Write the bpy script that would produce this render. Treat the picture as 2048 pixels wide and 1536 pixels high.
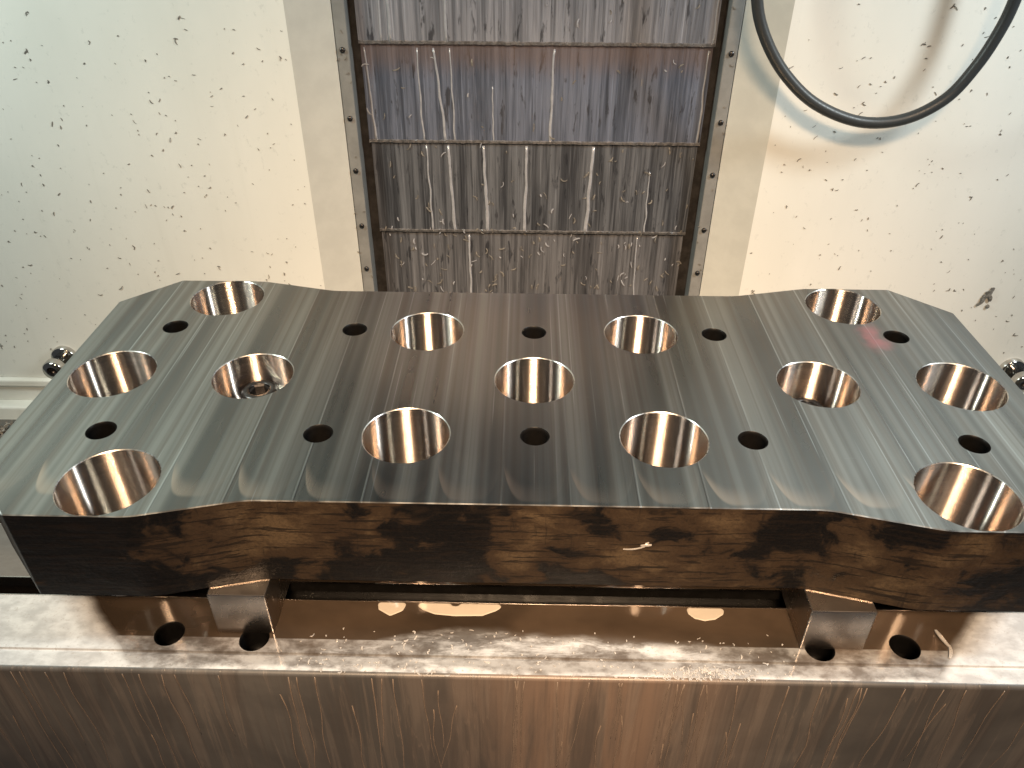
import bpy, bmesh, math, random
from mathutils import Vector, Matrix, noise
from mathutils.geometry import tessellate_polygon

for o in list(bpy.data.objects):
    bpy.data.objects.remove(o)
scn = bpy.context.scene
col = scn.collection
PI = math.pi

# ------------------------------------------------------------------ camera
CAM = Vector((-0.0155, -0.78098, 0.53695))
PITCH, YAW, ROLL = 0.60851, -0.01448, 0.00673
fwd = Vector((math.sin(YAW)*math.cos(PITCH), math.cos(YAW)*math.cos(PITCH), -math.sin(PITCH)))
rgt = Vector((math.cos(YAW), -math.sin(YAW), 0))
upv = rgt.cross(fwd)
r2 = math.cos(ROLL)*rgt + math.sin(ROLL)*upv
u2 = -math.sin(ROLL)*rgt + math.cos(ROLL)*upv
cam = bpy.data.cameras.new('camera')
cam.sensor_width = 36
cam.lens = 1580/2048*36
cam.clip_start = 0.02
cam.clip_end = 60
camo = bpy.data.objects.new('camera', cam)
col.objects.link(camo)
camo.matrix_world = Matrix(((r2.x, u2.x, -fwd.x, CAM.x), (r2.y, u2.y, -fwd.y, CAM.y), (r2.z, u2.z, -fwd.z, CAM.z), (0, 0, 0, 1)))
scn.camera = camo

# ------------------------------------------------------------------ light
w = bpy.data.worlds.new('World')
scn.world = w
w.use_nodes = True
w.node_tree.nodes['Background'].inputs[0].default_value = (0.62, 0.66, 0.70, 1)
w.node_tree.nodes['Background'].inputs[1].default_value = 0.09

def area(name, loc, target, sx, sy, power, color, spread=180):
    l = bpy.data.lights.new(name, 'AREA')
    l.shape = 'RECTANGLE'
    l.size, l.size_y = sx, sy
    l.energy = power
    l.color = color
    l.spread = math.radians(spread)
    o = bpy.data.objects.new(name, l)
    col.objects.link(o)
    o.location = loc
    o.rotation_euler = (Vector(target)-Vector(loc)).to_track_quat('-Z', 'Y').to_euler()
    return o
# the machine's two cool side work lights and the warm halogen lamp over the door opening
area('work_light', (-1.25, -0.12, 0.95), (0.05, 0.15, -0.05), 0.12, 0.60, 14.5, (0.88, 1.0, 0.93))
area('work_light', (1.25, -0.12, 0.95), (-0.05, 0.15, -0.05), 0.11, 0.50, 18, (0.90, 0.985, 1.0))
area('halogen_light', (0.08, -1.9, 2.0), (0.04, 0.0, -0.10), 0.72, 0.30, 9.5, (1.0, 0.69, 0.43), 34)

scn.render.engine = 'CYCLES'
scn.view_settings.view_transform = 'Standard'
scn.view_settings.look = 'None'
scn.view_settings.exposure = 0.0
scn.view_settings.gamma = 1.0
scn.view_settings.use_curve_mapping = False

# ------------------------------------------------------------------ node helper
class NT:
    def __init__(s, name):
        s.m = bpy.data.materials.new(name)
        s.m.use_nodes = True
        s.t = s.m.node_tree
        s.b = s.t.nodes['Principled BSDF']
    def n(s, typ, **kw):
        x = s.t.nodes.new(typ)
        for k, v in kw.items():
            setattr(x, k, v)
        return x
    def put(s, sock, v):
        if isinstance(v, bpy.types.NodeSocket):
            s.t.links.new(v, sock)
        elif isinstance(v, (tuple, list)) and len(v) == 3 and sock.type == 'RGBA':
            sock.default_value = (*v, 1)
        else:
            sock.default_value = v
    def set(s, **kw):
        for k, v in kw.items():
            s.put(s.b.inputs[k.replace('_', ' ')], v)
        return s
    def co(s, scale=(1, 1, 1), loc=(0, 0, 0), kind='Object'):
        c = s.n('ShaderNodeTexCoord')
        m = s.n('ShaderNodeMapping')
        m.inputs['Scale'].default_value = scale
        m.inputs['Location'].default_value = loc
        s.t.links.new(c.outputs[kind], m.inputs[0])
        return m.outputs[0]
    def xyz(s, vec=None):
        x = s.n('ShaderNodeSeparateXYZ')
        s.put(x.inputs[0], vec if vec else s.co())
        return x.outputs
    def noise(s, vec, scale=1, detail=3, rough=.5, dist=0.0):
        x = s.n('ShaderNodeTexNoise')
        s.put(x.inputs['Vector'], vec)
        x.inputs['Scale'].default_value = scale
        x.inputs['Detail'].default_value = detail
        x.inputs['Roughness'].default_value = rough
        x.inputs['Distortion'].default_value = dist
        return x.outputs['Fac']
    def math(s, op, a, b=0.0, c=0.0, clamp=False):
        x = s.n('ShaderNodeMath', operation=op, use_clamp=clamp)
        s.put(x.inputs[0], a)
        s.put(x.inputs[1], b)
        s.put(x.inputs[2], c)
        return x.outputs[0]
    def ramp(s, fac, lo, hi, a=0.0, b=1.0):
        x = s.n('ShaderNodeMapRange', interpolation_type='SMOOTHSTEP')
        s.put(x.inputs[0], fac)
        x.inputs[1].default_value, x.inputs[2].default_value = lo, hi
        x.inputs[3].default_value, x.inputs[4].default_value = a, b
        return x.outputs[0]
    def mix(s, fac, a, b, mode='MIX'):
        x = s.n('ShaderNodeMix', data_type='RGBA', blend_type=mode)
        s.put(x.inputs[0], fac)
        s.put(x.inputs[6], a)
        s.put(x.inputs[7], b)
        return x.outputs[2]
    def bump(s, h, strength=.3, dist=.001):
        x = s.n('ShaderNodeBump')
        s.put(x.inputs['Height'], h)
        x.inputs['Strength'].default_value = strength
        x.inputs['Distance'].default_value = dist
        s.t.links.new(x.outputs[0], s.b.inputs['Normal'])

# ------------------------------------------------------------------ materials
def mat_top():
    k = NT('milled_steel')
    x, y, z = k.xyz()
    P = 0.068
    # fine and broad cutter-pass stripes running front to back
    s1 = k.noise(k.co((36, 0.4, 1)), 1, 2, .55)
    s2 = k.noise(k.co((120, 0.8, 1), (3, 1, 0)), 1, 3, .6)
    s3 = k.noise(k.co((14, 0.7, 1), (7, 2, 0)), 1, 1, .5)
    # sawtooth of the passes: each pass slopes a hair and ends in a tiny step
    fr = k.math('FRACT', k.math('DIVIDE', k.math('ADD', x, 0.034+10*P), P))
    # run-out arcs of the face mill along the front edge
    u = k.math('SUBTRACT', fr, 0.5)
    u2_ = k.math('MULTIPLY', u, u)
    arc = k.math('SUBTRACT', k.math('ADD', y, 0.212), k.math('MULTIPLY', k.math('MULTIPLY', u2_, u2_), 0.95))
    inarc = k.ramp(arc, -.002, .004)
    arc_sheen = k.math('MULTIPLY', k.ramp(arc, -.003, .003), k.ramp(arc, .003, .030, 1, 0))
    zone = k.ramp(y, -.185, -.155, 1, 0)
    arc_sheen = k.math('MULTIPLY', arc_sheen, k.ramp(u, -.5, .35, 1, .1))
    arc_sheen = k.math('MULTIPLY', arc_sheen, zone)
    lines = k.math('MULTIPLY', k.ramp(k.math('ABSOLUTE', u), .480, .497), k.ramp(k.noise(k.co((9, 3, 1), (4, 9, 0)), 1, 2), .35, .6))
    fr3 = k.math('FRACT', k.math('DIVIDE', k.math('ADD', x, 5.013), .0231))
    lines = k.math('MAXIMUM', lines, k.math('MULTIPLY', k.ramp(fr3, .93, .98), k.ramp(k.noise(k.co((13, 4, 1), (1, 3, 0)), 1, 2), .52, .66)))
    smear = k.noise(k.co((6, 5, 1), (2, 5, 0)), 1, 4, .55)
    base = k.mix(k.ramp(s1, .34, .66), (.17, .168, .160), (.345, .342, .322))
    base = k.mix(k.ramp(s2, .42, .66, 0, .6), base, (.19, .165, .145))
    base = k.mix(k.math('MULTIPLY', arc_sheen, .6), base, (.60, .47, .38))  # warm reflection along the arcs painted into the base colour
    base = k.mix(k.math('MULTIPLY', lines, .55), base, (.58, .60, .60))
    base = k.mix(k.ramp(smear, .55, .75, 0, .25), base, (.24, .26, .27))
    scr = k.noise(k.co((22, 420, 1), (3, 7, 0)), 1, 3, .7, 2.0)
    base = k.mix(k.ramp(scr, .70, .76, 0, .30), base, (.52, .53, .52))
    # reddish patch beside one tapped hole
    dx = k.math('SUBTRACT', x, .443)
    dy = k.math('SUBTRACT', y, .108)
    d = k.math('SQRT', k.math('ADD', k.math('MULTIPLY', k.math('MULTIPLY', dx, dx), 3.2), k.math('MULTIPLY', dy, dy)))
    red = k.math('MULTIPLY', k.ramp(d, .012, .05, 1, 0), k.ramp(k.noise(k.co((30, 30, 1)), 1, 3), .3, .6))
    base = k.mix(k.math('MULTIPLY', red, .7), base, (.62, .25, .27))
    rough = k.math('ADD', k.ramp(s1, .25, .75, .27, .40), k.ramp(smear, .4, .7, -.03, .05))
    line = k.ramp(k.math('ABSOLUTE', k.math('SUBTRACT', fr, .5)), .475, .495)
    k.set(Base_Color=base, Metallic=1.0, Roughness=rough, Anisotropic=.45)
    tv = k.n('ShaderNodeCombineXYZ')
    tv.inputs[0].default_value = 1
    k.t.links.new(tv.outputs[0], k.b.inputs['Tangent'])
    h = k.math('ADD', k.math('MULTIPLY', s1, .7), k.math('MULTIPLY', s2, .10))
    h = k.math('ADD', h, k.math('MULTIPLY', s3, 1.6))
    h = k.math('ADD', h, k.math('MULTIPLY', line, .22))
    h = k.math('ADD', h, k.math('MULTIPLY', k.math('MULTIPLY', inarc, zone), .07))
    k.bump(h, .55, .0011)
    # every pass of the slightly out-of-tram cutter head leaves its facet leaning a little sideways
    wn = k.n('ShaderNodeTexWhiteNoise', noise_dimensions='1D')
    k.put(wn.inputs['W'], k.math('FLOOR', k.math('DIVIDE', k.math('ADD', x, 0.034+10*P), P)))
    wn2 = k.n('ShaderNodeTexWhiteNoise', noise_dimensions='1D')
    k.put(wn2.inputs['W'], k.math('ADD', 40.5, k.math('FLOOR', k.math('DIVIDE', k.math('ADD', x, 0.010+10*P), P*.37))))
    tilt = k.math('ADD', k.math('MULTIPLY', wn.outputs['Value'], .06), k.math('MULTIPLY', wn2.outputs['Value'], .05))
    tilt = k.math('ADD', tilt, .035)
    cv = k.n('ShaderNodeCombineXYZ')
    k.put(cv.inputs[0], tilt)
    ge = k.n('ShaderNodeNewGeometry')
    va = k.n('ShaderNodeVectorMath', operation='ADD')
    k.t.links.new(ge.outputs['Normal'], va.inputs[0])
    k.t.links.new(cv.outputs[0], va.inputs[1])
    vn = k.n('ShaderNodeVectorMath', operation='NORMALIZE')
    k.t.links.new(va.outputs[0], vn.inputs[0])
    bn = [q for q in k.t.nodes if q.bl_idname == 'ShaderNodeBump'][0]
    k.t.links.new(vn.outputs[0], bn.inputs['Normal'])
    return k.m

def mat_scale():
    k = NT('black_forge_scale')
    big = k.noise(k.co((6.5, 6.5, 8), (.3, 0, .2)), 1, 2, .5, .3)
    med = k.noise(k.co((24, 24, 34), (1, 4, 2)), 1, 5, .62, .5)
    crk = k.noise(k.co((14, 14, 190), (5, 1, 2)), 1, 4, .7, .2)
    ver = k.noise(k.co((120, 120, 20), (5, 8, 2)), 1, 3, .6, .4)
    fine = k.noise(k.co((300, 300, 300)), 1, 3, .7)
    m = k.math('ADD', k.math('MULTIPLY', big, .60), k.math('MULTIPLY', med, .40))
    c = k.mix(k.ramp(m, .495, .545), (.0032, .0031, .0035), (.030, .0195, .012))
    c = k.mix(k.ramp(m, .55, .66, 0, .95), c, (.074, .052, .031))
    c = k.mix(k.math('MULTIPLY', k.ramp(crk, .54, .575), .85), c, (.008, .006, .005))
    c = k.mix(k.ramp(ver, .62, .70, 0, .6), c, (.008, .006, .005))
    c = k.mix(k.ramp(fine, .42, .66, 0, .35), c, (.012, .009, .007))
    k.set(Base_Color=c, Roughness=k.ramp(m, .42, .58, .38, .62), Metallic=0.0)
    k.b.inputs['Specular IOR Level'].default_value = .18
    k.bump(k.math('ADD', med, k.math('ADD', k.math('MULTIPLY', crk, .4), k.math('MULTIPLY', fine, .25))), .6, .0016)
    return k.m

def mat_bore():
    k = NT('bored_steel')
    x, y, z = k.xyz()
    rings = k.noise(k.co((3, 3, 420)), 1, 2, .6)
    feed = k.noise(k.co((30, 30, 14)), 1, 3, .5)
    k.set(Base_Color=k.mix(k.ramp(rings, .3, .7), (.45, .385, .335), (.60, .52, .455)), Metallic=1.0,
          Roughness=k.ramp(feed, .3, .7, .20, .25), Anisotropic=1.0)
    k.b.inputs['Anisotropic Rotation'].default_value = .25
    t = k.n('ShaderNodeTangent', direction_type='RADIAL', axis='Z')
    k.t.links.new(t.outputs[0], k.b.inputs['Tangent'])
    wn = k.n('ShaderNodeTexWhiteNoise', noise_dimensions='1D')
    k.put(wn.inputs['W'], k.math('MULTIPLY', z, 1.0e5))
    lean = k.math('MULTIPLY', k.math('SUBTRACT', wn.outputs['Value'], .34), 1.15)
    cv = k.n('ShaderNodeCombineXYZ')
    k.put(cv.inputs[2], lean)
    ge = k.n('ShaderNodeNewGeometry')
    va = k.n('ShaderNodeVectorMath', operation='ADD')
    k.t.links.new(ge.outputs['Normal'], va.inputs[0])
    k.t.links.new(cv.outputs[0], va.inputs[1])
    vn = k.n('ShaderNodeVectorMath', operation='NORMALIZE')
    k.t.links.new(va.outputs[0], vn.inputs[0])
    k.t.links.new(vn.outputs[0], k.b.inputs['Normal'])
    return k.m

def mat_simple(name, colr, rough, metal=0.0, var=.15, scale=40, bump=.1, coat=0.0):
    k = NT(name)
    n = k.noise(k.co((scale, scale, scale)), 1, 4, .6)
    dark = tuple(c*(1-var*2) for c in colr)
    k.set(Base_Color=k.mix(k.ramp(n, .3, .7), dark, colr), Roughness=k.ramp(n, .3, .7, rough*1.2, rough*.85), Metallic=metal)
    k.b.inputs['Coat Weight'].default_value = coat
    if bump:
        k.bump(n, bump, .001)
    return k.m

def mat_wall():
    k = NT('cream_machine_paint')
    n = k.noise(k.co((3, 3, 1.4)), 1, 5, .6)
    sp = k.noise(k.co((95, 95, 70)), 1, 3, .7)
    dr = k.noise(k.co((30, 30, 1.2), (4, 4, 1)), 1, 3, .6)
    c = k.mix(k.ramp(n, .3, .7), (.71, .705, .65), (.78, .77, .715))
    c = k.mix(k.ramp(sp, .60, .74, 0, .28), c, (.42, .43, .40))
    c = k.mix(k.ramp(dr, .55, .75, 0, .16), c, (.60, .59, .53))
    k.set(Base_Color=c, Roughness=k.ramp(n, .3, .7, .42, .55))
    k.bump(sp, .06, .001)
    return k.m

def mat_cover(name, light, dark, seed, mud=0.0, ztop=0.0, zlen=.03):
    """wet way-cover sheet: vertical coolant streaks, dirt, and an optional brown scraped band at the top"""
    k = NT(name)
    x, y, z = k.xyz()
    st = k.noise(k.co((70, 1, 2.2), (seed, 0, seed)), 1, 4, .65, .15)
    sf = k.noise(k.co((260, 1, 6.0), (seed*2, 0, 1)), 1, 3, .6, .1)
    bl = k.noise(k.co((75, 1, 15), (seed*3, 0, 4)), 1, 4, .65, .25)
    c = k.mix(k.ramp(st, .35, .62), dark, light)
    c = k.mix(k.ramp(sf, .52, .70, 0, .55), c, tuple(v*.35 for v in dark))
    c = k.mix(k.ramp(bl, .57, .66, 0, .8), c, (.040, .042, .050))
    c = k.mix(k.ramp(sf, .44, .30, 0, .5), c, tuple(min(1, v*1.7) for v in light))
    if mud:
        edge = k.math('ADD', z, k.math('MULTIPLY', st, .05))
        c = k.mix(k.ramp(edge, ztop-zlen, ztop+.005, 0, mud), c, (.20, .145, .125))
    k.set(Base_Color=c, Metallic=.55, Roughness=k.ramp(st, .3, .7, .30, .48))
    k.b.inputs['Coat Weight'].default_value = .3
    k.bump(k.math('ADD', k.math('MULTIPLY', st, .8), k.math('ADD', k.math('MULTIPLY', sf, .5), k.math('MULTIPLY', bl, .6))), .6, .003)
    return k.m

def mat_table():
    k = NT('wet_table_steel')
    x, y, z = k.xyz()                       # local y: world y + 0.08
    n1 = k.noise(k.co((7, 12, 1)), 1, 4, .55, .2)
    n2 = k.noise(k.co((45, 70, 1), (3, 3, 0)), 1, 4, .6, .1)
    foam = k.noise(k.co((11, 40, 1), (8, 2, 0)), 1, 6, .7, .2)
    fine = k.noise(k.co((240, 300, 1)), 1, 3, .7)
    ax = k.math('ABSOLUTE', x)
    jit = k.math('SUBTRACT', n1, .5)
    # dried pale coolant film: at both ends outside a painted plate shadow, thinly in front of a straight tide line, thickest along the lip
    shadow_diag = k.math('SUBTRACT', ax, k.math('MULTIPLY', k.math('ADD', y, .164), .95))  # edge follows the plate's cast shadow, painted dark inside
    side = k.ramp(k.math('ADD', shadow_diag, k.math('MULTIPLY', jit, .03)), .440, .462)
    tide = k.math('MULTIPLY', k.ramp(y, -.1640, -.1650), k.ramp(n2, .3, .65, .12, .42))
    lip = k.math('MULTIPLY', k.ramp(y, -.1830, -.1845), k.ramp(n2, .28, .55, .45, 1))
    edge = k.ramp(k.math('ADD', y, k.math('MULTIPLY', jit, .02)), -.196, -.203)
    lip = k.math('MULTIPLY', lip, k.math('ADD', .5, k.math('MULTIPLY', edge, .5)))
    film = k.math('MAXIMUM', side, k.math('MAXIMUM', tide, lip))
    arch = k.math('ADD', y, k.math('ADD', .150, k.math('MULTIPLY', k.math('MULTIPLY', k.math('SUBTRACT', x, .02), k.math('SUBTRACT', x, .02)), .45)))
    fo = k.math('MULTIPLY', k.ramp(k.math('ADD', arch, k.math('MULTIPLY', jit, .05)), .004, -.010), k.ramp(foam, .42, .62, .15, .9))
    fo = k.math('MULTIPLY', fo, k.ramp(ax, .30, .22))
    film = k.math('MAXIMUM', film, fo)
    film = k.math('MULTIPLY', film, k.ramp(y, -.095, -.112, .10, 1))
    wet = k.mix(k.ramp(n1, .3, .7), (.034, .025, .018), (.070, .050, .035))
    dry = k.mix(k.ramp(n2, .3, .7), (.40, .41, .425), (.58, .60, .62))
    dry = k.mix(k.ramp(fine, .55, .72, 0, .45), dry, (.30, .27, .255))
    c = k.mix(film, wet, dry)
    ro = k.math('ADD', k.math('MULTIPLY', film, .34), k.ramp(n2, .3, .7, .06, .12))
    k.set(Base_Color=c, Roughness=ro, Metallic=0.0)
    k.b.inputs['Coat Weight'].default_value = .6
    k.b.inputs['Coat Roughness'].default_value = .08
    k.bump(k.math('ADD', k.math('MULTIPLY', film, .5), k.math('MULTIPLY', k.math('MULTIPLY', fine, film), .3)), .35, .0012)
    return k.m

def mat_front():
    k = NT('stained_front_with_sheen')
    x, y, z = k.xyz()
    n1 = k.noise(k.co((3.2, 3, 3.5)), 1, 5, .6, .5)
    dr = k.noise(k.co((60, 1, 3.0), (2, 0, 0)), 1, 3, .6, .6)
    dr2 = k.noise(k.co((26, 1, 2.6), (9, 0, 4)), 1, 5, .6, .8)
    sp = k.noise(k.co((240, 240, 200)), 1, 3, .6)
    c = k.mix(k.ramp(n1, .35, .65), (.055, .053, .052), (.100, .096, .092))
    warm_sheen = k.ramp(k.math('ABSOLUTE', k.math('SUBTRACT', x, .07)), .0, .24, 1, 0)  # warm lamp sheen painted into the middle of the face
    c = k.mix(k.math('MULTIPLY', warm_sheen, k.ramp(dr2, .3, .65, .3, .75)), c, (.20, .135, .098))
    line = k.ramp(k.math('ABSOLUTE', k.math('SUBTRACT', dr, .54)), .0, .014, 1, 0)
    c = k.mix(k.math('MULTIPLY', line, .12), c, (.30, .23, .18))
    c = k.mix(k.ramp(dr2, .48, .34, 0, .5), c, (.055, .048, .044))
    c = k.mix(k.ramp(dr, .45, .68, 0, .25), c, (.21, .175, .15))
    c = k.mix(k.ramp(k.noise(k.co((240, 1, 5), (5, 0, 7)), 1, 3, .6), .5, .7, 0, .35), c, (.06, .050, .045))
    c = k.mix(k.ramp(sp, .66, .76, 0, .5), c, (.06, .045, .04))
    k.set(Base_Color=c, Roughness=k.ramp(dr2, .3, .7, .34, .52), Metallic=.05)
    k.b.inputs['Coat Weight'].default_value = .3
    k.b.inputs['Coat Roughness'].default_value = .3
    k.bump(k.math('ADD', k.math('MULTIPLY', line, .4), k.math('MULTIPLY', dr2, .6)), .3, .0015)
    return k.m

M = dict(top=mat_top(), scale=mat_scale(), bore=mat_bore(), wall=mat_wall(), table=mat_table(), front=mat_front())
M['edge'] = mat_simple('bright_chamfer_steel', (.72, .70, .67), .28, 1.0, .1, 200, .05)
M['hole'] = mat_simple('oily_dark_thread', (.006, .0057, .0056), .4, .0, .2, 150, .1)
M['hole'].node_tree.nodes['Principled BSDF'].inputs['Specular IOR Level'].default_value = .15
M['block'] = mat_simple('ground_steel', (.52, .47, .43), .27, 1.0, .12, 25, .05)
M['slot'] = mat_simple('dark_slot_steel', (.006, .0055, .005), .30, .0, .25, 60, .1)  # near-black even colour inside the slots
M['bolt'] = mat_simple('black_oxide_steel', (.07, .066, .065), .30, .85, .2, 150, .1)
M['rail'] = mat_simple('grey_rail_paint', (.25, .25, .24), .45, .1, .12, 30, .1)
M['channel'] = mat_simple('dark_channel_steel', (.055, .05, .047), .42, .4, .3, 50, .2)
M['lip'] = mat_simple('wiper_edge_steel', (.42, .40, .39), .32, .8, .3, 120, .3)
M['hose'] = mat_simple('black_rubber', (.030, .034, .036), .40, 0, .1, 300, .1)
M['chip'] = mat_simple('dark_steel_swarf', (.24, .225, .20), .5, .0, .3, 200, .1)
M['chipw'] = mat_simple('bright_steel_swarf', (.72, .69, .66), .30, .4, .15, 200, .1)
M['chrome'] = mat_simple('chromed_steel', (.62, .60, .57), .12, 1.0, .1, 80, .05)
M['puddle'] = mat_simple('milky_coolant', (.52, .47, .40), .08, 0, .04, 30, 0, .8)
M['run'] = mat_simple('milky_coolant_run', (.36, .37, .40), .18, .1, .1, 80, .1, .5)
M['run2'] = mat_simple('tan_coolant_run', (.22, .17, .135), .25, .1, .15, 80, .1, .4)
M['return_shade'] = mat_simple('shaded_return_paint', (.555, .56, .515), .45, 0, .05, 25, .05)  # wall colour darkened: shade of the recessed returns painted in
M['floor'] = mat_simple('cream_pan_paint', (.62, .58, .50), .45, 0, .1, 20, .1)
CH = [mat_cover('wet_cover_sheet_%d' % i, *a) for i, a in enumerate([
    ((.33, .345, .395), (.20, .21, .24), 1.3),
    ((.185, .215, .29), (.09, .108, .15), 4.1, .65, .676, .045),
    ((.19, .202, .225), (.075, .08, .092), 7.7),
    ((.215, .218, .235), (.10, .102, .112), 2.9)])]

# ------------------------------------------------------------------ object helpers
def link(name, me, parent=None, loc=(0, 0, 0), rot=(0, 0, 0)):
    o = bpy.data.objects.new(name, me)
    col.objects.link(o)
    o.parent = parent
    o.location = loc
    o.rotation_euler = rot
    return o

def thing(name, label, cat, loc=(0, 0, 0), rz=0.0, group=None):
    o = link(name, None, None, loc, (0, 0, rz))
    o.empty_display_size = .02
    return tag(o, label, cat, group)

def tag(o, label=None, cat=None, group=None, kind=None):
    if label: o['label'] = label
    if cat: o['category'] = cat
    if group: o['group'] = group
    if kind: o['kind'] = kind
    return o

class MB:
    """collects faces; mi is the material slot, sm smooth shading"""
    def __init__(s, org=(0, 0, 0)):
        s.v, s.f, s.mi, s.sm = [], [], [], []
        s.org = Vector(org)
    def add(s, vs, fs, mi=0, sm=False):
        b = len(s.v)
        s.v += [tuple(Vector(p)-s.org) for p in vs]
        for f in fs:
            s.f.append([b+i for i in f]); s.mi.append(mi); s.sm.append(sm)
    def box(s, x0, x1, y0, y1, z0, z1, mi=0, bev=0.0):
        if bev <= 0:
            vs = [(x, y, z) for z in (z0, z1) for y in (y0, y1) for x in (x0, x1)]
            s.add(vs, [(0, 2, 3, 1), (4, 5, 7, 6), (0, 1, 5, 4), (1, 3, 7, 5), (3, 2, 6, 7), (2, 0, 4, 6)], mi)
            return
        bm = bmesh.new()
        bmesh.ops.create_cube(bm, size=1)
        bmesh.ops.scale(bm, vec=(x1-x0, y1-y0, z1-z0), verts=bm.verts)
        bmesh.ops.translate(bm, vec=((x0+x1)/2, (y0+y1)/2, (z0+z1)/2), verts=bm.verts)
        bmesh.ops.bevel(bm, geom=bm.edges[:], offset=bev, segments=2, profile=.5, affect='EDGES')
        bm.verts.index_update()
        s.add([v.co for v in bm.verts], [[v.index for v in f.verts] for f in bm.faces], mi)
        bm.free()
    def lathe(s, prof, n=32, c=(0, 0, 0), mi=0, sm=True, axis='Z', cap=False):
        vs = []
        for r, h in prof:
            for i in range(n):
                a = 2*PI*i/n
                p = (r*math.cos(a), r*math.sin(a), h)
                if axis == 'Y': p = (p[0], h, p[1])
                vs.append(tuple(Vector(p)+Vector(c)))
        fs = []
        for j in range(len(prof)-1):
            for i in range(n):
                k = (i+1) % n
                fs.append((j*n+i, j*n+k, (j+1)*n+k, (j+1)*n+i))
        if cap:
            fs.append(tuple(range((len(prof)-1)*n, len(prof)*n)))
        s.add(vs, fs, mi, sm)
    def tube(s, pts, r, n=10, mi=0, flat=1.0):
        pts = [Vector(p) for p in pts]
        rr = r if isinstance(r, (list, tuple)) else [r]*len(pts)
        vs, fs = [], []
        ref = Vector((0, 1, 0))
        for i, p in enumerate(pts):
            t = (pts[min(i+1, len(pts)-1)]-pts[max(i-1, 0)]).normalized()
            a = t.cross(ref)
            if a.length < .05: a = t.cross(Vector((0, 0, 1)))
            a.normalize()
            b = t.cross(a).normalized()
            for j in range(n):
                an = 2*PI*j/n
                vs.append(p + a*math.cos(an)*rr[i] + b*math.sin(an)*rr[i]*flat)
        for i in range(len(pts)-1):
            for j in range(n):
                k = (j+1) % n
                fs.append((i*n+j, i*n+k, (i+1)*n+k, (i+1)*n+j))
        fs.append(tuple(range(n))[::-1])
        fs.append(tuple(range((len(pts)-1)*n, len(pts)*n)))
        s.add(vs, fs, mi, True)
    def mesh(s, name, *mats):
        me = bpy.data.meshes.new(name)
        me.from_pydata(s.v, [], s.f)
        me.polygons.foreach_set('material_index', s.mi)
        me.polygons.foreach_set('use_smooth', s.sm)
        for m in mats: me.materials.append(m)
        me.update()
        return me

def circle(cx, cy, r, n):
    return [(cx+r*math.cos(2*PI*i/n), cy+r*math.sin(2*PI*i/n)) for i in range(n)]

def capped(mb, outer, holes, z, up=True, mi=0):
    """flat face at height z with round openings"""
    loops = [[Vector((x, y, 0)) for x, y in outer]]+[[Vector((x, y, 0)) for x, y in h] for h in holes]
    tris = tessellate_polygon(loops)
    pts = [p for l in loops for p in l]
    fs = []
    for t in tris:
        a, b, c = (pts[i] for i in t)
        nz = (b-a).cross(c-a).z
        if abs(nz) < 1e-14: continue
        fs.append(tuple(t) if (nz > 0) == up else tuple(t)[::-1])
    mb.add([(p.x, p.y, z) for p in pts], fs, mi)

def fillet(poly, radii, n=6):
    out = []
    N = len(poly)
    for i, r in enumerate(radii):
        p, a, b = Vector(poly[i]), Vector(poly[i-1]), Vector(poly[(i+1) % N])
        da, db = (a-p).normalized(), (b-p).normalized()
        half = da.angle(db)/2
        d = r/math.tan(half)
        s, e = p+da*d, p+db*d
        c = p+(da+db).normalized()*(r/math.sin(half))
        a0 = math.atan2(s.y-c.y, s.x-c.x)
        a1 = math.atan2(e.y-c.y, e.x-c.x)
        da_ = (a1-a0+PI) % (2*PI)-PI
        for j in range(n+1):
            t = a0+da_*j/n
            out.append((c.x+r*math.cos(t), c.y+r*math.sin(t)))
    return out

def inset(poly, d):
    out = []
    N = len(poly)
    for i in range(N):
        p, a, b = Vector(poly[i]), Vector(poly[i-1]), Vector(poly[(i+1) % N])
        e1, e2 = (p-a).normalized(), (b-p).normalized()
        n1, n2 = Vector((-e1.y, e1.x)), Vector((-e2.y, e2.x))
        m = (n1+n2).normalized()
        out.append(tuple(p+m*(d/max(.3, m.dot(n1)))))
    return out

# ------------------------------------------------------------------ sizes (metres, plate centre top = origin)
ZB = -0.114          # plate underside
ZT = -0.175          # table top
TF = -0.288          # table front face
WY = 0.50            # back wall
CY = 0.53            # way cover

# ------------------------------------------------------------------ setting: wall and pan
XI = 0.378
def wall_panel(x0, x1):
    b = MB()
    b.box(x0, x1, WY, WY+.02, -.356, 1.25)
    return b.mesh('wall_panel', M['wall'])
wall = tag(link('wall', wall_panel(-1.7, -XI)), kind='structure')
link('wall_panel', wall_panel(XI, 1.7), wall)
for s in (-1, 1):
    b = MB()      # angled return beside the way cover
    xa, xb = s*XI, s*.3135
    vs = [(xa, WY, -.356), (xb, CY-.0035, -.356), (xb, CY-.0035, 1.25), (xa, WY, 1.25),
          (xa, WY+.02, -.356), (xb, CY+.0165, -.356), (xb, CY+.0165, 1.25), (xa, WY+.02, 1.25)]
    f = [(0, 1, 2, 3), (4, 7, 6, 5), (0, 4, 5, 1), (3, 2, 6, 7), (1, 5, 6, 2), (0, 3, 7, 4)]
    b.add(vs, f if s < 0 else [q[::-1] for q in f])
    link('wall_return', b.mesh('wall_return', M['return_shade']), wall)
b = MB()
b.box(-1.7, 1.7, WY-.012, WY+.03, -.372, -.357, 0, .003)
b.box(-1.7, 1.7, WY-.004, WY+.03, -.41, -.3725)
b.box(-1.7, 1.7, WY-.03, WY+.03, -.45, -.4105, 0, .004)
link('wall_skirting', b.mesh('wall_skirting', M['wall']), wall)
b = MB()
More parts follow.
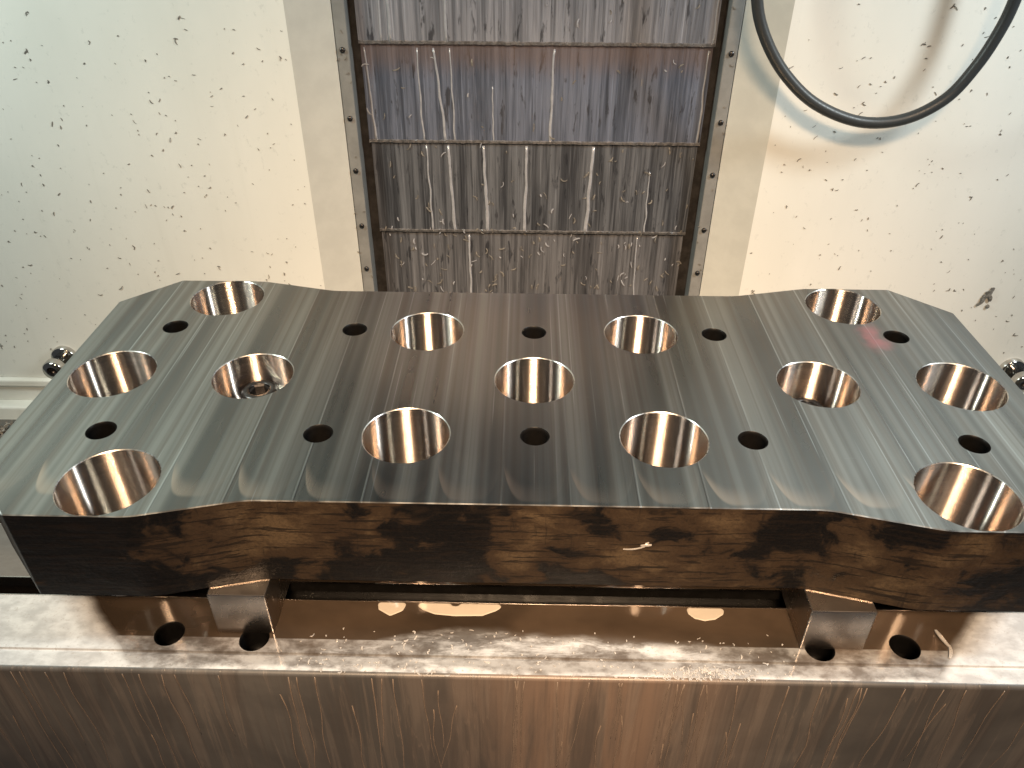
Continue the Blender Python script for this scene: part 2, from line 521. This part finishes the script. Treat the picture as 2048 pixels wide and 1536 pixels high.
b.add([(-1.7, .16, -.56), (1.7, .16, -.56), (1.7, WY+.03, -.43), (-1.7, WY+.03, -.43),
       (-1.7, .16, -.60), (1.7, .16, -.60), (1.7, WY+.03, -.60), (-1.7, WY+.03, -.60)],
      [(0, 1, 2, 3), (4, 7, 6, 5), (0, 4, 5, 1), (1, 5, 6, 2), (2, 6, 7, 3), (3, 7, 4, 0)])
tag(link('chip_pan', b.mesh('chip_pan', M['floor'])), kind='structure')

# ------------------------------------------------------------------ way cover
cover = thing('way_cover', 'grey telescoping steel way cover streaked with coolant between the cream wall panels', 'way cover', (0, CY, -.40))
org = (0, CY, -.40)
b = MB(org)
b.box(-.306, .306, CY+.030, CY+.036, -.40, 1.25)
link('back_plate', b.mesh('back_plate', M['channel']), cover)
for s in (-1, 1):
    b = MB(org)
    x0, x1 = sorted((s*.2930, s*.3125))
    b.box(x0, x1, CY-.004, CY+.0295, -.40, 1.25, 0, .0015)
    rail = link('side_rail', b.mesh('side_rail', M['rail']), cover)
    for z in (.258, .152, .064, -.036, -.12, .37):
        q = MB()
        q.lathe([(.0001, -.0035), (.0034, -.0035), (.0044, -.002), (.0044, .002)], 14, axis='Y')
        link('screw', q.mesh('screw', M['bolt']), rail, (s*.303, -.004, z+.40))
bounds = [(-.40, -.058), (-.058, .105), (.105, .262), (.262, .44), (.44, .62), (.62, .80), (.80, 1.25)]
hw = [.2735, .2760, .2785, .2805, .282, .283, .284]
cm = [CH[3], CH[2], CH[1], CH[0], CH[0], CH[2], CH[0]]
sheets = []
for i, (z0, z1) in enumerate(bounds):
    yy = CY+.022-.0028*i
    b = MB(org)
    b.box(-hw[i], hw[i], yy, yy+.002, z0+.003, z1+.012)
    sh = link('cover_sheet', b.mesh('cover_sheet', cm[i]), cover)
    sheets.append((sh, yy))
    b = MB(org)       # ragged wiper lip along the bottom edge
    random.seed(i)
    n = 150
    vs, fs = [], []
    for j in range(n+1):
        x = -hw[i]+2*hw[i]*j/n
        d = .0012+.0014*random.random()
        zz = z0+.003-.0010*random.random()
        vs += [(x, yy-d, zz+.0032+.001*random.random()), (x, yy-d, zz), (x, yy+.003, zz), (x, yy+.0005, zz+.005)]
    for j in range(n):
        for q in range(4):
            fs.append((j*4+q, j*4+(q+1) % 4, j*4+4+(q+1) % 4, j*4+4+q))
    b.add(vs, fs, 0, False)
    link('wiper_lip', b.mesh('wiper_lip', M['lip']), sh)
# coolant runs: pale ridges of dried coolant down the sheets
def run(sheet, x0, z0, x1, z1, wd, seed, mat='run'):
    sh, yy = sheets[sheet]
    random.seed(seed)
    n = 14
    pts, rad = [], []
    for j in range(n+1):
        t = j/n
        pts.append((x0+(x1-x0)*t+.0022*noise.noise((seed*3.1, t*5, 0)), yy-.0003, z0+(z1-z0)*t))
        rad.append(wd*(.55+.5*abs(noise.noise((seed, t*7, 4)))+.35*t))
    b = MB(org)
    b.tube(pts, rad, 8, 0, .4)
    link('coolant_run', b.mesh('coolant_run', M[mat]), sh)
for a in [(3, -.232, .45, -.229, .266, .0030), (3, -.245, .45, -.243, .266, .0018), (3, -.143, .45, -.141, .266, .0022), (3, .276, .45, .276, .266, .0018),
          (2, -.273, .258, -.266, .108, .0020), (2, -.162, .258, -.149, .108, .0026), (2, -.190, .258, -.186, .108, .0017), (2, -.137, .258, -.134, .108, .0016),
          (2, .029, .258, .026, .108, .0026), (2, .272, .258, .273, .108, .0019), (2, -.07, .2, -.069, .108, .0013),
          (1, -.146, .102, -.139, -.056, .0030), (1, -.086, .102, -.080, -.056, .0034), (1, -.012, .102, -.014, -.056, .0028), (1, .100, .102, .096, -.056, .0036),
          (1, -.183, .102, -.179, -.056, .0019), (1, .20, .06, .202, -.056, .0014), (0, -.115, -.062, -.113, -.20, .0024), (0, .19, -.062, .195, -.20, .0016)]:
    run(*a, seed=a[1]*37+a[0])

# ------------------------------------------------------------------ machine table
tab = thing('machine_table', 'wide steel machine table with slots under the thick drilled plate, brown coolant stained front face', 'machine table', (0, -.08, -.60))
org = (0, -.08, -.60)
TX = 1.05
HOLES = [(-.392, -.241), (-.2985, -.2455), (.307, -.2445), (.399, -.2405)]
HR = .0150
b = MB(org)
b.box(-TX, TX, TF+.0005, .13, -.60, ZT-.036)
link('table_body', b.mesh('table_body', M['front']), tab)
b = MB(org)     # apron face with a rounded top corner
prof = [(TF, -.60), (TF, ZT-.0045), (TF+.0007, ZT-.0022), (TF+.0022, ZT-.0007), (TF+.0045, ZT)]
N = 60
vs = [(-TX+2*TX*i/N, y, z) for i in range(N+1) for y, z in prof]
fs = [(i*5+j, (i+1)*5+j, (i+1)*5+j+1, i*5+j+1) for i in range(N) for j in range(4)]
b.add(vs, fs, 0, True)
face = link('front_face', b.mesh('front_face', M['front']), tab)
random.seed(5)
for i in range(58):       # dried coolant runs down the front face
    x = random.uniform(-.60, .60)
    L = random.uniform(.10, .34)
    z0 = ZT-.005 if random.random() < .7 else ZT-random.uniform(.02, .12)
    slant = random.gauss(0, .007)
    pts, rad = [], []
    for j in range(15):
        t = j/14
        pts.append((x+slant*t+.006*noise.noise((i*1.7, t*L*14, 0)), TF-.0001, z0-L*t))
        rad.append(.0011*(.35+.5*abs(noise.noise((i, t*6, 3)))+.25*(1-t))*(1.0 if j < 13 else .5))
    q = MB(org)
    q.tube(pts, rad, 6, 0, .35)
    link('coolant_run', q.mesh('coolant_run', M['run2']), face)
b = MB(org)
# front lip, drip groove
b.add([(-TX, TF+.0045, ZT), (TX, TF+.0045, ZT), (TX, -.2665, ZT), (-TX, -.2665, ZT)], [(0, 1, 2, 3)])
g = [(-.2665, ZT), (-.2660, ZT-.003), (-.2625, ZT-.003), (-.2620, ZT)]
b.add([(x, y, z) for x in (-TX, TX) for y, z in g], [(0, 4, 5, 1), (1, 5, 6, 2), (2, 6, 7, 3)])
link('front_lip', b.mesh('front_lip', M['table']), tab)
b = MB(org)
capped(b, [(-TX, -.2620), (TX, -.2620), (TX, -.192), (-TX, -.192)], [circle(x, y, HR+.001, 40) for x, y in HOLES], ZT)
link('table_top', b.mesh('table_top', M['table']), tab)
b = MB(org)
slots = [(-.192, -.166), (-.082, -.056), (.028, .054)]
prev = -.166
segs = [(-.166, -.082), (-.056, .028), (.054, .13)]
for y0, y1 in segs:
    b.add([(-TX, y0, ZT), (TX, y0, ZT), (TX, y1, ZT), (-TX, y1, ZT)], [(0, 1, 2, 3)])
b.add([(-TX, .13, ZT), (TX, .13, ZT), (TX, .13, ZT-.05), (-TX, .13, ZT-.05)], [(0, 3, 2, 1)])
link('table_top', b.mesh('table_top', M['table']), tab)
for y0, y1 in slots:
    b = MB(org)
    p = [(y0, ZT), (y0, ZT-.016), (y0-.011, ZT-.016), (y0-.011, ZT-.0355), (y1+.011, ZT-.0355), (y1+.011, ZT-.016), (y1, ZT-.016), (y1, ZT)]
    b.add([(x, y, z) for x in (-TX, TX) for y, z in p], [(i, i+8, i+9, i+1) for i in range(7)])
    sl = link('slot', b.mesh('slot', M['slot']), tab)
    for ye, d in ((y0, 1), (y1, -1)):
        q = MB(org)
        q.box(-TX, TX, *sorted((ye-d*.0004, ye+d*.0008)), ZT-.0016, ZT+.0003)
        link('slot_edge', q.mesh('slot_edge', M['block']), sl)
q = MB()
pr = [(HR+.001, 0), (HR, -.001)]
for i in range(9):
    pr += [(HR, -.0015-.003*i), (HR-.0012, -.003-.003*i)]
q.lathe(pr+[(HR-.0012, -.0345)], 40, cap=True)
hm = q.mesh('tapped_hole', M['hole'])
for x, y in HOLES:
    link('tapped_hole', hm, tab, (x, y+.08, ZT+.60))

# ------------------------------------------------------------------ the plate
plate = thing('machined_plate', 'thick waisted steel plate with milled top, round bores and small tapped holes, dark scaled sides', 'steel plate', (0, 0, ZB))
org = (0, 0, ZB)
q = [(.5763, .1761, .004), (.5108, .2422, .004), (.3902, .2422, .10), (.2838, .2165, .10)]
P = [(x, -y, r) for x, y, r in reversed(q)]            # front right, heading right
P = [(-x, -y, r) for x, y, r in q] + P + [(x, y, r) for x, y, r in q] + [(-x, y, r) for x, y, r in reversed(q)]
outline = fillet([(x, y) for x, y, r in P], [r for x, y, r in P], 7)
BR = {'a': .0495, 'b': .0475}
BORES = [(sx*.43, sy*.1917, 'a') for sx in (-1, 1) for sy in (-1, 1)] + [(s*.5087, 0, 'a') for s in (-1, 1)] + \
        [(s*.3388, 0, 'b') for s in (-1, 1)] + [(sx*.1401, sy*.1093, 'b') for sx in (-1, 1) for sy in (-1, 1)] + [(0, 0, 'b')]
TR = .0152
TAPS = [(sx*.4735, sy*.1105) for sx in (-1, 1) for sy in (-1, 1)] + [(sx*.2359, sy*.1099) for sx in (-1, 1) for sy in (-1, 1)] + [(0, -.1088), (0, .1088)]
CF = .0012
b = MB(org)
o2 = inset(outline, CF)
hb = [circle(x, y, BR[k]+.0008, 96) for x, y, k in BORES] + [circle(x, y, TR+.0010, 40) for x, y in TAPS]
capped(b, o2, hb, 0, True, 0)
capped(b, o2, hb, ZB, False, 1)
n = len(outline)
rings = [[(x, y, 0) for x, y in o2], [(x, y, -CF*.6) for x, y in outline], [(x, y, ZB+CF) for x, y in outline], [(x, y, ZB) for x, y in o2]]
for j, mi in ((0, 0), (1, 1), (2, 2)):
    A, B_ = rings[j], rings[j+1]
    b.add(A+B_, [(i, n+i, n+(i+1) % n, (i+1) % n) for i in range(n)], mi, False)
link('slab', b.mesh('slab', M['top'], M['scale'], M['edge']), plate)
bm_ = {}
for k, R in BR.items():
    mb = MB()
    mb.lathe([(R+.0008, -ZB), (R, -ZB-.0008)], 96, mi=1)
    mb.lathe([(R, -ZB-.0008), (R, .0014)], 96)
    mb.lathe([(R, .0014), (R+.0008, 0)], 96, mi=1)
    mb.f = [f[::-1] for f in mb.f]
    bm_[k] = mb.mesh('bore', M['bore'], M['edge'])
for x, y, k in BORES:
    link('bore', bm_[k], plate, (x, y, 0))
mb = MB()
pr = [(TR+.0010, -ZB), (TR, -ZB-.001)]
for i in range(32):
    pr += [(TR, -ZB-.0018-.0034*i), (TR-.0014, -ZB-.0035-.0034*i)]
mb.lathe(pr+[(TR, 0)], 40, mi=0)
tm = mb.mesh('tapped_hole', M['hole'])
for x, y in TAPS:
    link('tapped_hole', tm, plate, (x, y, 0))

# ------------------------------------------------------------------ support blocks
for nm, x0, x1, yf in (('left', -.340, -.279, -.2385), ('right', .2855, .3525, -.2455)):
    b = MB(((x0+x1)/2, yf, ZT))
    b.box(x0, x1, yf, .13, ZT, ZB, 0, .0012)
    me = b.mesh('support_block', M['block'])
    o = link('support_block', me, None, ((x0+x1)/2, yf, ZT))
    tag(o, 'ground steel support block under the plate ' + ('on the side of the long coolant puddle' if nm == 'left' else 'beside the rounded coolant puddle'), 'support block', 'steel support blocks under the plate')

# ------------------------------------------------------------------ clamping bolts inside two bores
def cap_bolt(x, y, z, label, r=.021):
    t = thing('cap_bolt', label, 'bolt', (x, y, ZT), .3, 'socket bolts inside the bores')
    h = z-ZT
    mb = MB()
    mb.lathe([(.001, 0), (.011, 0), (.011, h-.02)], 24)
    link('shank', mb.mesh('shank', M['bolt']), t)
    mb = MB()
    R = .0405
    mb.lathe([(.0115, h-.026), (R-.001, h-.026), (R, h-.025), (R, h-.021), (R-.001, h-.020), (.0115, h-.020)], 48)
    link('washer', mb.mesh('washer', M['chrome']), t)
    mb = MB()
    mb.lathe([(r*.6, h-.020), (r-.001, h-.0199), (r, h-.019), (r, h-.002), (r-.002, h), (r*.62, h), (r*.60, h-.0006)], 40)
    mb.lathe([(r*.60, h-.0006), (r*.52, h-.003), (r*.52, h-.012)], 6, sm=False, cap=True)
    link('socket_head', mb.mesh('socket_head', M['bolt']), t)
cap_bolt(-.3350, .000, -.020, 'black socket head bolt raised high in a bore of the plate')
cap_bolt(.3330, .000, -.034, 'black socket head bolt sunk deep in a bore of the plate')

# ------------------------------------------------------------------ coolant hose
b = MB()
HP = [(.298, .47), (.302, .42), (.310, .345), (.333, .292), (.372, .243), (.425, .203), (.495, .179), (.560, .184), (.612, .215), (.641, .262), (.657, .310), (.663, .352), (.664, .42), (.655, .50)]
pts = []
for i in range(len(HP)-1):
    p0, p1, p2, p3 = (Vector(HP[max(0, min(len(HP)-1, i+d))]) for d in (-1, 0, 1, 2))
    for j in range(8):
        t = j/8
        c = .5*((2*p1)+(p2-p0)*t+(2*p0-5*p1+4*p2-p3)*t*t+(3*p1-p0-3*p2+p3)*t**3)
        k = (i+t)/(len(HP)-1)
        pts.append((c.x, .456-.02*k, c.y))
b = MB((.30, .456, .47))
b.tube(pts, .0086, 16)
ho = tag(link('coolant_hose', b.mesh('coolant_hose', M['hose']), None, (.30, .456, .47)), 'black rubber hose hanging in a loop in front of the cream wall', 'hose')

# ------------------------------------------------------------------ fittings low on the wall
def fitting(x, z, label):
    t = thing('pipe_fitting', label, 'pipe fitting', (x, WY, z), 0, 'chromed fittings low on the wall')
    mb = MB()
    mb.lathe([(.024, 0), (.024, -.010), (.022, -.012), (.015, -.012)], 28, axis='Y')
    link('flange', mb.mesh('flange', M['chrome']), t)
    mb = MB()
    mb.lathe([(.015, -.012), (.015, -.035), (.018, -.036), (.020, -.039), (.020, -.052), (.017, -.056), (.010, -.056)], 28, axis='Y')
    link('body', mb.mesh('body', M['chrome']), t)
    mb = MB()
    mb.lathe([(.010, -.056), (.0095, -.046), (.0005, -.045)], 20, axis='Y')
    link('nozzle_opening', mb.mesh('nozzle_opening', M['bolt']), t)
fitting(-.905, -.305, 'chromed pipe fitting on the wall behind the unmarked plate end')
fitting(.925, -.302, 'chromed pipe fitting on the wall behind the plate end with the red patch')

# ------------------------------------------------------------------ coolant puddles by the slot
def puddle(pts, label, seed):
    cx = sum(p[0] for p in pts)/len(pts)
    cy = sum(p[1] for p in pts)/len(pts)
    sm_ = fillet(pts, [.0035]*len(pts), 4)
    b = MB((cx, cy, ZT))
    in_ = inset(sm_, .0012)
    n = len(sm_)
    b.add([(x, y, ZT+.0002) for x, y in sm_]+[(x, y, ZT+.0010) for x, y in in_], [(i, (i+1) % n, n+(i+1) % n, n+i) for i in range(n)], 0, True)
    capped(b, in_, [], ZT+.0010)
    tag(link('coolant_puddle', b.mesh('coolant_puddle', M['puddle']), None, (cx, cy, ZT)), label, 'puddle', 'cream coolant puddles beside the table slot')
puddle([(-.157, -.2125), (-.144, -.205), (-.140, -.1935), (-.174, -.1935), (-.171, -.204)], 'small pointed cream coolant puddle beside the long puddle at the table slot', 1)
puddle([(-.108, -.209), (-.085, -.211), (-.055, -.210), (-.040, -.203), (-.028, -.1935), (-.080, -.1935), (-.083, -.197), (-.089, -.197), (-.092, -.1935), (-.134, -.1935), (-.122, -.203)], 'long cream coolant puddle under the plate at the table slot', 2)
puddle([(.180, -.2085), (.191, -.2115), (.203, -.209), (.213, -.202), (.216, -.1935), (.173, -.1935), (.174, -.202)], 'rounded cream coolant puddle alone near one support block at the slot', 3)

# ------------------------------------------------------------------ swarf
def chip_strip(b, c, ax, up, length, width, curl, rnd, mi=0):
    """one small curled chip: a thin bent strip with thickness"""
    n = 5
    ax, up = Vector(ax).normalized(), Vector(up).normalized()
    side = up.cross(ax).normalized()
    th = width*.35
    vs = []
    p = Vector(c)-ax*length/2
    ang = -curl/2
    for i in range(n+1):
        wv = width*(.5+.5*math.sin(PI*(i+.4)/(n+.8)))
        d = ax*math.cos(ang)+side*math.sin(ang)
        nrm = up.cross(d)
        lift = up*(th*.3+length*.10*rnd*math.sin(PI*i/n))
        vs += [p+nrm*wv/2+lift, p-nrm*wv/2+lift, p-nrm*wv/2+lift+up*th, p+nrm*wv/2+lift+up*th]
        p = p+d*length/n
        ang += curl/n
    fs = []
    for i in range(n):
        for q in range(4):
            fs.append((i*4+q, i*4+(q+1) % 4, i*4+4+(q+1) % 4, i*4+4+q))
    fs += [(3, 2, 1, 0), (n*4, n*4+1, n*4+2, n*4+3)]
    b.add(vs, fs, mi)

random.seed(11)
def wall_swarf(name, x0, x1, cnt, label, big):
    b = MB((x0, WY, -.35))
    for i in range(cnt):
        x = random.uniform(x0, x1)
        z = random.uniform(-.33, .60)
        L = random.choice((.004, .005, .006, .007, .009))*random.uniform(.7, 1.25)
        if random.random() < .62: L *= .42
        a = random.uniform(0, PI)
        chip_strip(b, (x, WY-.0002, z), (math.cos(a), 0, math.sin(a)), (0, -1, 0), L, random.uniform(.0007, .0015), random.uniform(-1.6, 1.6), random.random())
        if random.random() < .25:
            a2 = a+random.uniform(.6, 1.6)
            chip_strip(b, (x+L*.5*math.cos(a), WY-.0002, z+L*.5*math.sin(a)), (math.cos(a2), 0, math.sin(a2)), (0, -1, 0), L*.8, .0016, random.uniform(-1, 1), .4)
    tag(link(name, b.mesh(name, M['chip']), None, (x0, WY, -.35)), label, 'swarf', None, 'stuff')
wall_swarf('wall_swarf', -1.25, -XI-.004, 640, 'fine dark metal chips stuck to the wall on the side without the hose', True)
wall_swarf('wall_swarf', XI+.004, 1.25, 520, 'fine dark metal chips stuck to the wall around and below the hose', True)

b = MB((0, CY, -.3))
for i in range(230):       # chips caught on the cover sheets and rails
    x = random.uniform(-.276, .276)
    z = random.choice((random.uniform(-.2, .10), random.uniform(-.2, -.03), random.uniform(-.2, .40)))
    idx = max(j for j, (z0, z1) in enumerate(bounds) if z >= z0)
    a = random.gauss(PI/2, .7)
    L = random.uniform(.004, .014)
    chip_strip(b, (x, sheets[idx][1]-.0002, z), (math.cos(a), 0, math.sin(a)), (0, -1, 0), L, random.uniform(.0012, .0028), random.uniform(-2, 2), random.random(), 1 if random.random() < .35 else 0)
for i in range(22):
    s = random.choice((-1, 1))
    a = random.uniform(0, PI)
    chip_strip(b, (s*random.uniform(.293, .313), CY-.0042, random.uniform(-.2, .33)), (math.cos(a), 0, math.sin(a)), (0, -1, 0), random.uniform(.003, .008), .0018, random.uniform(-2, 2), random.random())
tag(link('cover_swarf', b.mesh('cover_swarf', M['chip'], M['run']), None, (0, CY, -.3)), 'curled chips caught on the streaked way cover', 'swarf', None, 'stuff')

b = MB((0, -.27, ZT))
for i in range(420):       # bright fines on the front lip and in the foam
    if random.random() < .45:
        x, y = random.gauss(.175, .026), random.uniform(-.2860, -.272)
    elif random.random() < .5:
        x, y = random.uniform(-.25, .26), random.uniform(-.286, -.268)
    else:
        x, y = random.uniform(-.25, .3), random.gauss(-.245, .010)
    if not -.2865 < y < -.215: continue
    if any((x-hx)**2+(y-hy)**2 < .018**2 for hx, hy in HOLES) or (abs(x) > .27 and y > -.25): continue
    a = random.uniform(0, PI)
    chip_strip(b, (x, y, ZT), (math.cos(a), math.sin(a), 0), (0, 0, 1), random.choice((.0012, .0016, .002, .003, .005))*random.uniform(.7, 1.3), random.uniform(.0006, .0018), random.uniform(-3, 3), random.random())
tag(link('table_swarf', b.mesh('table_swarf', M['chipw']), None, (0, -.27, ZT)), 'bright metal fines scattered along the front lip of the table', 'swarf', None, 'stuff')

b = MB((-.8, .09, ZT))
for i in range(420):       # dark heap at the back corner of the table
    r = abs(random.gauss(0, .05))
    a = random.uniform(0, 2*PI)
    x, y = -.80+r*math.cos(a)*1.2, .085+r*.6*math.sin(a)
    if y > .122: continue
    up = Vector((random.gauss(0, .5), random.gauss(0, .5), 1))
    ax = up.cross(Vector((math.cos(a*3), math.sin(a*3), .1)))
    chip_strip(b, (x, y, ZT+.022*math.exp(-(r/.05)**2)*random.random()), ax, up, random.uniform(.008, .018), .003, random.uniform(-3, 3), 1)
tag(link('swarf_heap', b.mesh('swarf_heap', M['chip']), None, (-.8, .09, ZT)), 'small dark heap of curled chips on the table behind the plate', 'swarf', None, 'stuff')

# single chips one can point at
b = MB((.821, WY, -.144))
for dx, dz, a, L in ((0, .006, 1.2, .028), (.006, -.004, 2.2, .018), (-.007, -.008, 1.4, .024), (.004, .012, .9, .016), (.010, -.022, 1.8, .007)):
    chip_strip(b, (.821+dx, WY-.0003, -.144+dz), (math.cos(a), 0, math.sin(a)), (0, -1, 0), L, .006, 1.2, .8)
tag(link('wall_chip', b.mesh('wall_chip', M['chip']), None, (.821, WY, -.144)), 'largest dark ragged chip clump stuck on the wall above the plate end', 'metal chip')
b = MB((.443, -.238, ZT))
chip_strip(b, (.4440, -.2290, ZT), (.35, -1, 0), (0, 0, 1), .022, .0042, .7, .9)
chip_strip(b, (.4430, -.2460, ZT), (-.45, -1, 0), (0, 0, 1), .018, .0036, -.6, .5)
tag(link('table_chip', b.mesh('table_chip', M['chipw']), None, (.443, -.238, ZT)), 'bright curled chip lying alone on the table beside a tapped hole', 'metal chip')
b = MB((.1, -.2175, -.06))
chip_strip(b, (.101, -.2163, -.0560), (1, 0, .22), (0, -1, 0), .022, .0016, .3, .4)
chip_strip(b, (.113, -.2163, -.0525), (1, 0, .05), (0, -1, 0), .011, .0026, -.5, .5)
chip_strip(b, (.1135, -.2163, -.0490), (1, 0, .6), (0, -1, 0), .004, .0020, .5, .5)
tag(link('face_chip', b.mesh('face_chip', M['chipw']), None, (.1, -.2175, -.06)), 'bright sliver stuck on the dark front side of the plate', 'metal chip')
